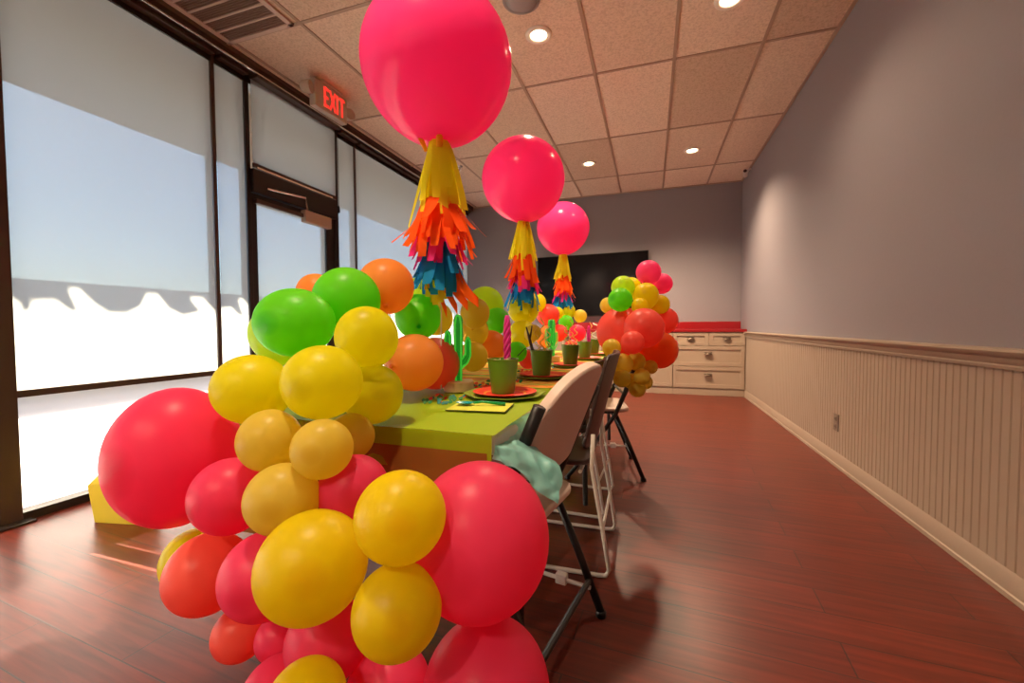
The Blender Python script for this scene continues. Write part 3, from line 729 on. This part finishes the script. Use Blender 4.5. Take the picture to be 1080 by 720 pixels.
for _ in range(150):
    if rr.random() < .35: x, y = rr.uniform(-.67, -.56), rr.uniform(1.10, 1.24)
    elif rr.random() < .5: x, y = rr.uniform(-.66, -.50), rr.uniform(1.42, 1.66)
    else: x, y = rr.uniform(-.64, -.48), rr.uniform(1.9, 3.3)
    a = rr.uniform(0, PI); s = rr.uniform(.0045, .0085); z = TT+rr.uniform(.0, .003)
    if (x+.645)**2 + (y-1.345)**2 < .064**2: continue
    n_ = 6; vs = [cf.verts.new((x+s*math.cos(a+2*PI*k/n_), y+s*.8*math.sin(a+2*PI*k/n_), z+.004*math.sin(a+2*PI*k/n_))) for k in range(n_)]
    vt = [cf.verts.new(v_.co+Vector((0, 0, .0012))) for v_ in vs]
    fs = [cf.faces.new(vs[::-1]), cf.faces.new(vt)] + [cf.faces.new((vs[k], vs[(k+1) % n_], vt[(k+1) % n_], vt[k])) for k in range(n_)]
    ci = rr.randrange(4)
    for f_ in fs: f_.material_index = ci
me = bpy.data.meshes.new('table_confetti'); cf.to_mesh(me); cf.free()
for m_ in cm: me.materials.append(m_)
o = link(bpy.data.objects.new('table_confetti', me)); tag(o, 'red, green and teal paper confetti scattered over the tablecloth', 'confetti', kind='stuff')
m = mat('serape_stripes', (.8, .5, .05), .8); b = m.node_tree.nodes['Principled BSDF']
tc = nd(m, 'ShaderNodeTexCoord'); sp = nd(m, 'ShaderNodeSeparateXYZ'); mth = nd(m, 'ShaderNodeMath', operation='FRACT'); mm = nd(m, 'ShaderNodeMath', operation='MULTIPLY'); mm.inputs[1].default_value = 3.1
rp = nd(m, 'ShaderNodeValToRGB'); rp.color_ramp.interpolation = 'CONSTANT'
lk(m, tc.outputs['Object'], sp.inputs[0]); lk(m, sp.outputs['Y'], mm.inputs[0]); lk(m, mm.outputs[0], mth.inputs[0]); lk(m, mth.outputs[0], rp.inputs[0]); lk(m, rp.outputs[0], b.inputs['Base Color'])
e = rp.color_ramp.elements; e[0].position = 0; e[0].color = (.80, .45, .03, 1); e[1].position = .25; e[1].color = (.75, .12, .02, 1)
for ps, cl in ((.33, (.78, .62, .06, 1)), (.55, (.30, .45, .03, 1)), (.68, (.85, .30, .03, 1)), (.85, (.60, .55, .05, 1))):
    x = e.new(ps); x.color = cl
o = MB().grid(lambda u, v: Vector((-.99+.645*u, 1.50+2.3*v, TT-.0015+.001*math.sin(v*60))), 6, 60).build('table_runner', m, smooth=True)
tag(o, 'striped orange, yellow and green runner on the far part of the table', 'runner')

# yellow paper bag by the window
e = empty('paper_bag', (-2.56, 1.40, 0), .2); tag(e, 'yellow paper bag with a slanted top on the floor by the window', 'bag')
bg = MB()
A = [(-.13, -.07), (.13, -.07), (.13, .07), (-.13, .07)]
lo = [bg.bm.verts.new((a*.9, b_*.9, 0)) for a, b_ in A]; mi = [bg.bm.verts.new((a*1.05, b_*1.05, z)) for (a, b_), z in zip(A, (.19, .24, .24, .19))]
tp = [bg.bm.verts.new((a*s_, b_*.25, z)) for (a, b_), s_, z in zip(A, (.55, .9, .9, .55), (.29, .38, .38, .29))]
for P, Q in ((lo, mi), (mi, tp)):
    for k in range(4): bg.bm.faces.new((P[k], P[(k+1) % 4], Q[(k+1) % 4], Q[k]))
bg.bm.faces.new(lo[::-1]); bg.bm.faces.new(tp)
bo = bg.build('bag_body', M['bag'], e)
MB().tube([(-.03, 0, .31), (-.02, 0, .37), (.04, 0, .40), (.08, 0, .37)], .004, 6).build('handle', M['bag'], e, smooth=True)

# ----------------------------------------------------------------- balloons
def balloon_mesh(name, m_, n=48, k=32, long=1.06):
    q = MB(); prof = []
    for i in range(k+1):
        th = PI*(.001+.955*i/k); zc_ = math.cos(th); z = zc_ if zc_ > 0 else zc_*long
        r_ = math.sin(th)*(1-.05*max(0, -zc_)**2)
        prof.append((r_, z))
    zl = prof[-1][1]
    prof += [(.085, zl-.03), (.05, zl-.07), (.05, zl-.09), (.085, zl-.115), (.07, zl-.14), (.02, zl-.145)]
    q.lathe(prof, n)
    o = q.build(name, m_, smooth=True); me = o.data
    bpy.data.objects.remove(o); return me
BME = {k_: balloon_mesh('balloon_' + k_, v_) for k_, v_ in BM_.items()}
ROWS_B = [
(-0.790,1.130,1.107,0.0883,'orange','large orange balloon on top of the near clump, right of the green ones'),
(-1.078,1.145,1.099,0.0628,'orange','orange balloon peeking out behind the two big green balloons'),
(-0.843,0.824,0.992,0.0968,'green','biggest green balloon, at the upper left of the near clump'),
(-0.993,0.936,0.961,0.0950,'lime','lime balloon showing as a thin rim behind the biggest green balloon'),
(-0.812,0.977,1.057,0.0918,'green','green balloon at the top of the near clump, between green and orange ones'),
(-0.780,1.303,1.015,0.0832,'green','small green balloon below the tassel and above an orange balloon'),
(-0.857,1.456,1.101,0.0740,'lime','lime balloon just behind the small green balloon under the first tassel'),
(-0.843,1.550,1.013,0.0704,'gold','golden balloon at the right edge of the near clump, behind the small green one'),
(-0.630,0.824,0.955,0.0745,'yellow','yellow balloon directly below the green and orange tops of the near clump'),
(-0.624,0.675,0.870,0.0781,'yellow','large lemon yellow balloon in the middle front of the upper near clump'),
(-0.616,0.823,0.824,0.0700,'yellow','yellow balloon resting against the near end of the green table'),
(-0.830,0.690,0.845,0.0783,'yellow','yellow balloon at the left side, just above the giant pink one'),
(-0.709,1.159,0.867,0.0925,'orange','orange balloon resting on the table left of the cactus lamp'),
(-0.726,1.324,0.850,0.0940,'coral','coral red balloon behind the orange one beside the cactus lamp'),
(-0.690,0.607,0.765,0.0576,'gold','small pale gold balloon on the left of a pair, above the pink layer'),
(-0.563,0.605,0.760,0.0535,'gold','small pale gold balloon on the right of a pair, above the pink layer'),
(-0.619,0.749,0.742,0.0506,'gold','dull gold balloon tucked behind the gold pair by the table end'),
(-1.006,0.645,0.693,0.1521,'pink','giant hot pink balloon sticking out to the left of the near clump'),
(-0.779,0.594,0.651,0.0723,'pink','medium pink balloon between the giant pink one and the gold ones'),
(-0.537,0.655,0.670,0.0654,'pink','reddish pink balloon tucked between gold and yellow at the centre'),
(-0.624,0.573,0.673,0.0620,'gold','pale gold balloon above the largest yellow balloon at the front'),
(-0.525,0.538,0.589,0.0879,'amber','largest yellow balloon at the very front of the near clump'),
(-0.363,0.548,0.689,0.0712,'amber','yellow balloon in front of the giant pink one, under the table end'),
(-0.360,0.531,0.553,0.0672,'amber','amber yellow balloon below its twin, left of the folding chair'),
(-0.290,0.685,0.599,0.1286,'pink','giant hot pink balloon under the teal cloth beside the first chair'),
(-0.271,0.666,0.338,0.1138,'pink','large glossy pink balloon cut by the bottom edge, near the chair leg'),
(-0.840,0.589,0.489,0.0765,'coral','coral red balloon low on the left, below the giant pink one'),
(-0.987,0.665,0.449,0.0691,'yellow','yellow balloon showing as a rim behind the low coral red one'),
(-0.659,0.566,0.532,0.0765,'pink','shiny pink balloon between coral red and the largest yellow'),
(-0.793,0.620,0.356,0.0544,'coral','faded coral balloon hanging lowest on the left side'),
(-0.700,0.626,0.360,0.0443,'pink','small pink balloon squeezed behind two others near the bottom'),
(-0.558,0.601,0.408,0.0719,'pink','glossy pink balloon right under the largest yellow balloon'),
(-0.504,0.497,0.399,0.0588,'amber','yellow balloon half cut off at the bottom edge of the picture'),
(-0.644,0.566,0.310,0.0624,'pink','pink balloon at the bottom edge, behind the cut off yellow one'),
(-0.447,0.628,0.323,0.0743,'pink','pink balloon at the bottom, under the lower amber balloon'),
(-0.806,2.006,1.088,0.0973,'lime','lime balloon highest in the table garland, left of the second tassel'),
(-0.681,1.580,1.035,0.0619,'gold','golden balloon in front of the lime one behind the cactus lamp'),
(-0.719,1.657,0.960,0.0651,'gold','golden balloon right behind the top of the nearest cactus lamp'),
(-0.714,1.925,1.008,0.0649,'green','green balloon in the garland left of the pink twist in the first cup'),
(-0.677,1.750,0.891,0.0722,'orange','orange balloon in the garland just left of the first green cup'),
(-0.660,1.509,0.862,0.0594,'gold','dark golden balloon low behind the nearest cactus lamp'),
(-0.720,2.396,1.087,0.0959,'yellow','bright yellow balloon right under the second tassel'),
(-0.692,2.282,0.936,0.0809,'yellow','yellow balloon below the bright one, behind the pink twist'),
(-0.630,1.979,0.853,0.0518,'green','green balloon low in the garland between the first two cups'),
(-0.600,2.078,0.808,0.0490,'coral','coral balloon low on the table, left of the second cup'),
(-0.855,3.209,1.166,0.0747,'yellow','small yellow balloon behind the one under the second tassel'),
(-0.785,3.300,1.070,0.0915,'coral','coral pink balloon right of the bright yellow one in the garland'),
(-0.700,2.914,0.904,0.0810,'orange','orange balloon behind the yellow curls of the second cup'),
(-0.609,2.204,0.943,0.0465,'gold','golden balloon behind the dark forked stick of the second cup'),
(-0.740,3.454,1.089,0.0515,'yellow','tiny yellow balloon left under the third tassel'),
(-0.700,3.708,1.112,0.0674,'yellow','yellow balloon right under the third tassel'),
(-0.600,3.770,1.070,0.0594,'gold','farthest golden balloon of the garland, left of the far clump'),
(-0.700,3.620,1.010,0.0660,'green','small green balloon under the third tassel, above the far cactus lamp'),
(-0.700,3.339,0.924,0.0689,'coral','coral balloon behind the far cactus lamp'),
(-0.580,3.496,0.921,0.0711,'pink','small pink balloon behind the third and fourth cups'),
(-0.581,3.236,0.815,0.0589,'coral','coral balloon low on the table left of the third cup'),
(-0.014,2.695,1.304,0.0740,'magenta','topmost pink balloon of the far clump, against the wall'),
(0.066,2.835,1.246,0.0652,'magenta','second pink balloon of the far clump, lower right of the topmost'),
(-0.159,2.612,1.210,0.0706,'lime','lime balloon on the far clump, in front of the television'),
(-0.165,2.459,1.127,0.0695,'green','green balloon on the far clump, just below the lime one'),
(-0.124,2.814,1.220,0.0726,'yellow','yellow balloon behind the lime one of the far clump'),
(-0.028,2.590,1.154,0.0770,'amber','yellow balloon right of the green one on the far clump'),
(0.052,2.675,1.106,0.0590,'amber','small amber balloon at the right shoulder of the far clump'),
(-0.249,2.620,1.104,0.0489,'gold','small gold balloon at the left shoulder of the far clump'),
(-0.057,2.463,1.088,0.0474,'amber','small amber balloon wedged above the two big coral ones'),
(-0.162,2.589,0.942,0.1522,'coral','large coral balloon on the left of the far clump'),
(-0.035,2.390,0.966,0.1123,'coral','large coral balloon in the middle front of the far clump'),
(0.082,2.750,1.010,0.0807,'coral','coral balloon at the right edge of the far clump, above the counter line'),
(-0.089,2.264,0.893,0.0611,'coral','small bright coral balloon at the lower centre of the far clump'),
(0.047,2.571,0.838,0.1086,'redorange','large orange red balloon at the lower right of the far clump'),
(-0.197,2.291,0.861,0.0504,'gold','orange gold balloon behind the corner of the dark chair back'),
(0.116,2.753,0.858,0.0460,'magenta','pink balloon barely showing behind the orange red one'),
(-0.146,2.347,0.771,0.0589,'gold','gold balloon at the top left of the small gold bunch'),
(-0.076,2.455,0.779,0.0529,'gold','gold balloon at the top right of the small gold bunch'),
(0.001,2.487,0.746,0.0397,'gold','gold balloon at the far right of the small gold bunch'),
(-0.043,2.357,0.705,0.0455,'gold','gold balloon in the right middle of the small gold bunch'),
(-0.142,2.281,0.701,0.0473,'gold','gold balloon in the front left of the small gold bunch'),
(-0.068,2.409,0.630,0.0467,'gold','lowest gold balloon of the small gold bunch'),
(-0.192,2.415,0.721,0.0477,'gold','gold balloon at the far left of the small gold bunch, by the chair'),
(-0.102,2.484,0.662,0.0457,'gold','gold balloon in the lower middle of the small gold bunch'),
(-0.024,2.488,0.658,0.0399,'gold','gold balloon low on the right of the small gold bunch'),
]
GRP = lambda i: 'balloons of the near clump' if i < 35 else ('balloons of the table garland' if i < 56 else 'balloons of the far clump')
rr = random.Random(21)
SHAPE = {17: (.81, 1.01), 24: (.97, 1.05), 2: (1.02, .88), 9: (.98, .95), 25: (.98, 1.0)}   # long or squat balloons: girth, height
for i, (x, y, z, r_, c_, lb) in enumerate(ROWS_B):
    o = link(bpy.data.objects.new('balloon', BME[c_])); o.location = (x, y, z)
    if i < 35: ctr = Vector((-.68, .90, min(max(z-.02, .45), .85)))
    elif i < 56: ctr = Vector((-.72, y, .86))
    else: ctr = Vector((-.05, 2.60, min(max(z, .75), 1.1)))
    ax = Vector((x, y, z)) - ctr
    if ax.length < .02: ax = Vector((0, -1, .2))
    ax = ax.normalized() + Vector((rr.uniform(-.3, .3), rr.uniform(-.3, .3), rr.uniform(-.3, .3)))
    ax.normalize(); o.rotation_euler = ax.to_track_quat('Z', 'Y').to_euler()
    sq = rr.uniform(.97, 1.03)
    o.scale = (r_*sq*.985, r_*sq*.985, r_/sq*.985)
    if i in SHAPE:
        a_, b_ = SHAPE[i]; o.rotation_euler = (PI/2+rr.uniform(-.08, .08), 0, rr.uniform(0, .2)); o.scale = (r_*a_, r_*b_, r_*min(a_, b_)*1.03)
    tag(o, lb, 'balloon', GRP(i))

# helium balloons with tissue tassels
def strips(m_, name, par, zt, length, r0, r1, n, w, seed, curl=.03, rows=2):
    rr = random.Random(seed); q = MB()
    for row in range(rows):
        for k in range(n):
            a = 2*PI*(k+rr.uniform(-.4, .4))/n + row*.3; L_ = length*rr.uniform(.72, 1.05); z0 = zt - row*length*.16 - rr.uniform(0, .012)
            ww = w*rr.uniform(.7, 1.25); flare = r1*rr.uniform(.65, 1.15); cu = rr.uniform(-curl, curl); tw = rr.uniform(-.5, .5)
            P = []
            ns = 6
            for j in range(ns+1):
                t = j/ns; rad_ = r0 + (flare-r0)*(t**.75) + cu*t*t
                aa = a + tw*t*.35; c0 = Vector((rad_*math.cos(aa), rad_*math.sin(aa), z0 - L_*t + .35*max(0, cu)*t*t))
                tg = Vector((-math.sin(aa+tw*t), math.cos(aa+tw*t), 0))*ww/2*(1 if t < .9 else .85)
                P.append((q.bm.verts.new(c0-tg), q.bm.verts.new(c0+tg)))
            for j in range(ns): q.bm.faces.new((P[j][0], P[j][1], P[j+1][1], P[j+1][0]))
    return q.build(name, m_, par, smooth=True)
HEL = [(-.68, 1.281, 1.848, .247, 'largest hot pink helium balloon, nearest and touching the top of the picture'),
       (-.70, 2.335, 1.822, .236, 'middle of the three hot pink helium balloons over the table'),
       (-.74, 3.69, 1.845, .230, 'farthest and smallest looking hot pink helium balloon, above the television')]
TL = ['near tissue tassel of yellow, orange, pink and blue fringe under the largest balloon', 'second tissue tassel of yellow, red and blue fringe under the middle balloon', 'far tissue tassel hanging in front of the television']
for i, (x, y, z, r_, lb) in enumerate(HEL):
    o = link(bpy.data.objects.new('helium_balloon', BME['hot'])); o.location = (x, y, z); o.scale = (r_, r_, r_*.97); o.rotation_euler.z = i
    o.rotation_euler.x = (.06, -.05, .03)[i]
    tag(o, lb, 'balloon', 'helium balloons over the table')
    zb_ = z - r_*1.10
    e = empty('tissue_tassel', (x, y, zb_), i*2.1); tag(e, TL[i], 'tassel', 'tassels under the helium balloons')
    strips(M['t_yellow'], 'yellow_fringe', e, .035, .25, .026, (.088, .07, .062)[i], 15, .034, 40+i, .012)
    strips(M['t_orange'] if i == 0 else M['t_orange'], 'orange_fringe', e, -.165, .15, .05, (.118, .09, .078)[i], 17, .027, 50+i, .035, 3)
    strips(M['t_pink'], 'pink_fringe', e, -.255, .13, .05, (.095, .098, .082)[i], 11, .026, 60+i, .04)
    strips(M['t_blue'], 'blue_fringe', e, -.315, .15, .045, (.088, .09, .08)[i], 14, .030, 70+i, .03)
    if i == 0:
        strips(M['t_amber'], 'amber_fringe', e, -.38, .10, .03, .05, 4, .035, 80, .01)
        t_ = MB()
        for k in range(4):
            def fl_(u, v, k=k): return Vector((.0+.012*k+.085*v*(.35+.25*k), .012*(k-1.5)-.01*math.sin(v*4), -.40-.165*v+.012*k*v+.03*math.sin(u*3)*v-.11*(u-.5)*(1-v*.85)))
            t_.grid(fl_, 4, 8)
        tl = t_.build('orange_tail', M['t_orange'], e, smooth=True); tl.rotation_euler.z = 0
    strips(M['t_yellow'], 'lower_yellow_fringe', e, -.40, .10, .025, .045, 5, .03, 90+i, .01)
    MB().tube([(0, 0, .02), (0, 0, -.2), (.004, 0, -.45), (0, 0, TZ+.02-zb_)], .0022, 6).build('ribbon', M['white_ribbon'], e)
    if i == 0:
        MB().tube([(-.035, -.02, -.01), (-.05, -.03, .03), (-.043, -.04, .055)], [.007, .009, .004], 6).build('tape_tab', M['t_amber'], e, smooth=True)
        MB().tube([(.02, -.03, -.01), (.025, -.04, .045)], [.010, .012], 6).build('tape_tab', M['t_amber'], e, smooth=True)

# ----------------------------------------------------------------- lighting
sd = bpy.data.lights.new('sun', 'SUN'); sd.energy = 55; sd.color = (1, .87, .70); sd.angle = math.radians(.6)
so = link(bpy.data.objects.new('sun', sd)); so.location = (-12, 0, 12)
el = math.atan(TAN); so.rotation_euler = Vector((math.cos(el), 0, -math.sin(el))).to_track_quat('-Z', 'Y').to_euler()
wd = bpy.data.worlds.new('world'); S.world = wd; wd.use_nodes = True; nt = wd.node_tree
bgn = nt.nodes['Background']; sky = nt.nodes.new('ShaderNodeTexSky'); sky.sky_type = 'NISHITA'; sky.sun_disc = False; sky.sun_elevation = el; sky.sun_rotation = math.radians(270)
sky.air_density = 1.0; sky.dust_density = 1.5; tint = nt.nodes.new('ShaderNodeMix'); tint.data_type = 'RGBA'; tint.blend_type = 'MULTIPLY'; tint.inputs['Factor'].default_value = 1; tint.inputs[7].default_value = (.80, .95, 1.12, 1); nt.links.new(sky.outputs[0], tint.inputs[6]); nt.links.new(tint.outputs[2], bgn.inputs['Color']); bgn.inputs['Strength'].default_value = 0.42

S.view_settings.view_transform = 'Standard'; S.view_settings.look = 'None'; S.view_settings.gamma = 1; S.view_settings.use_curve_mapping = False
S.view_settings.exposure = 0.16
S.cycles.use_denoising = True
S.cycles.max_bounces = 8; S.cycles.diffuse_bounces = 5; S.cycles.transparent_max_bounces = 12; S.cycles.sample_clamp_indirect = 6
S.cycles.caustics_reflective = False; S.cycles.caustics_refractive = False
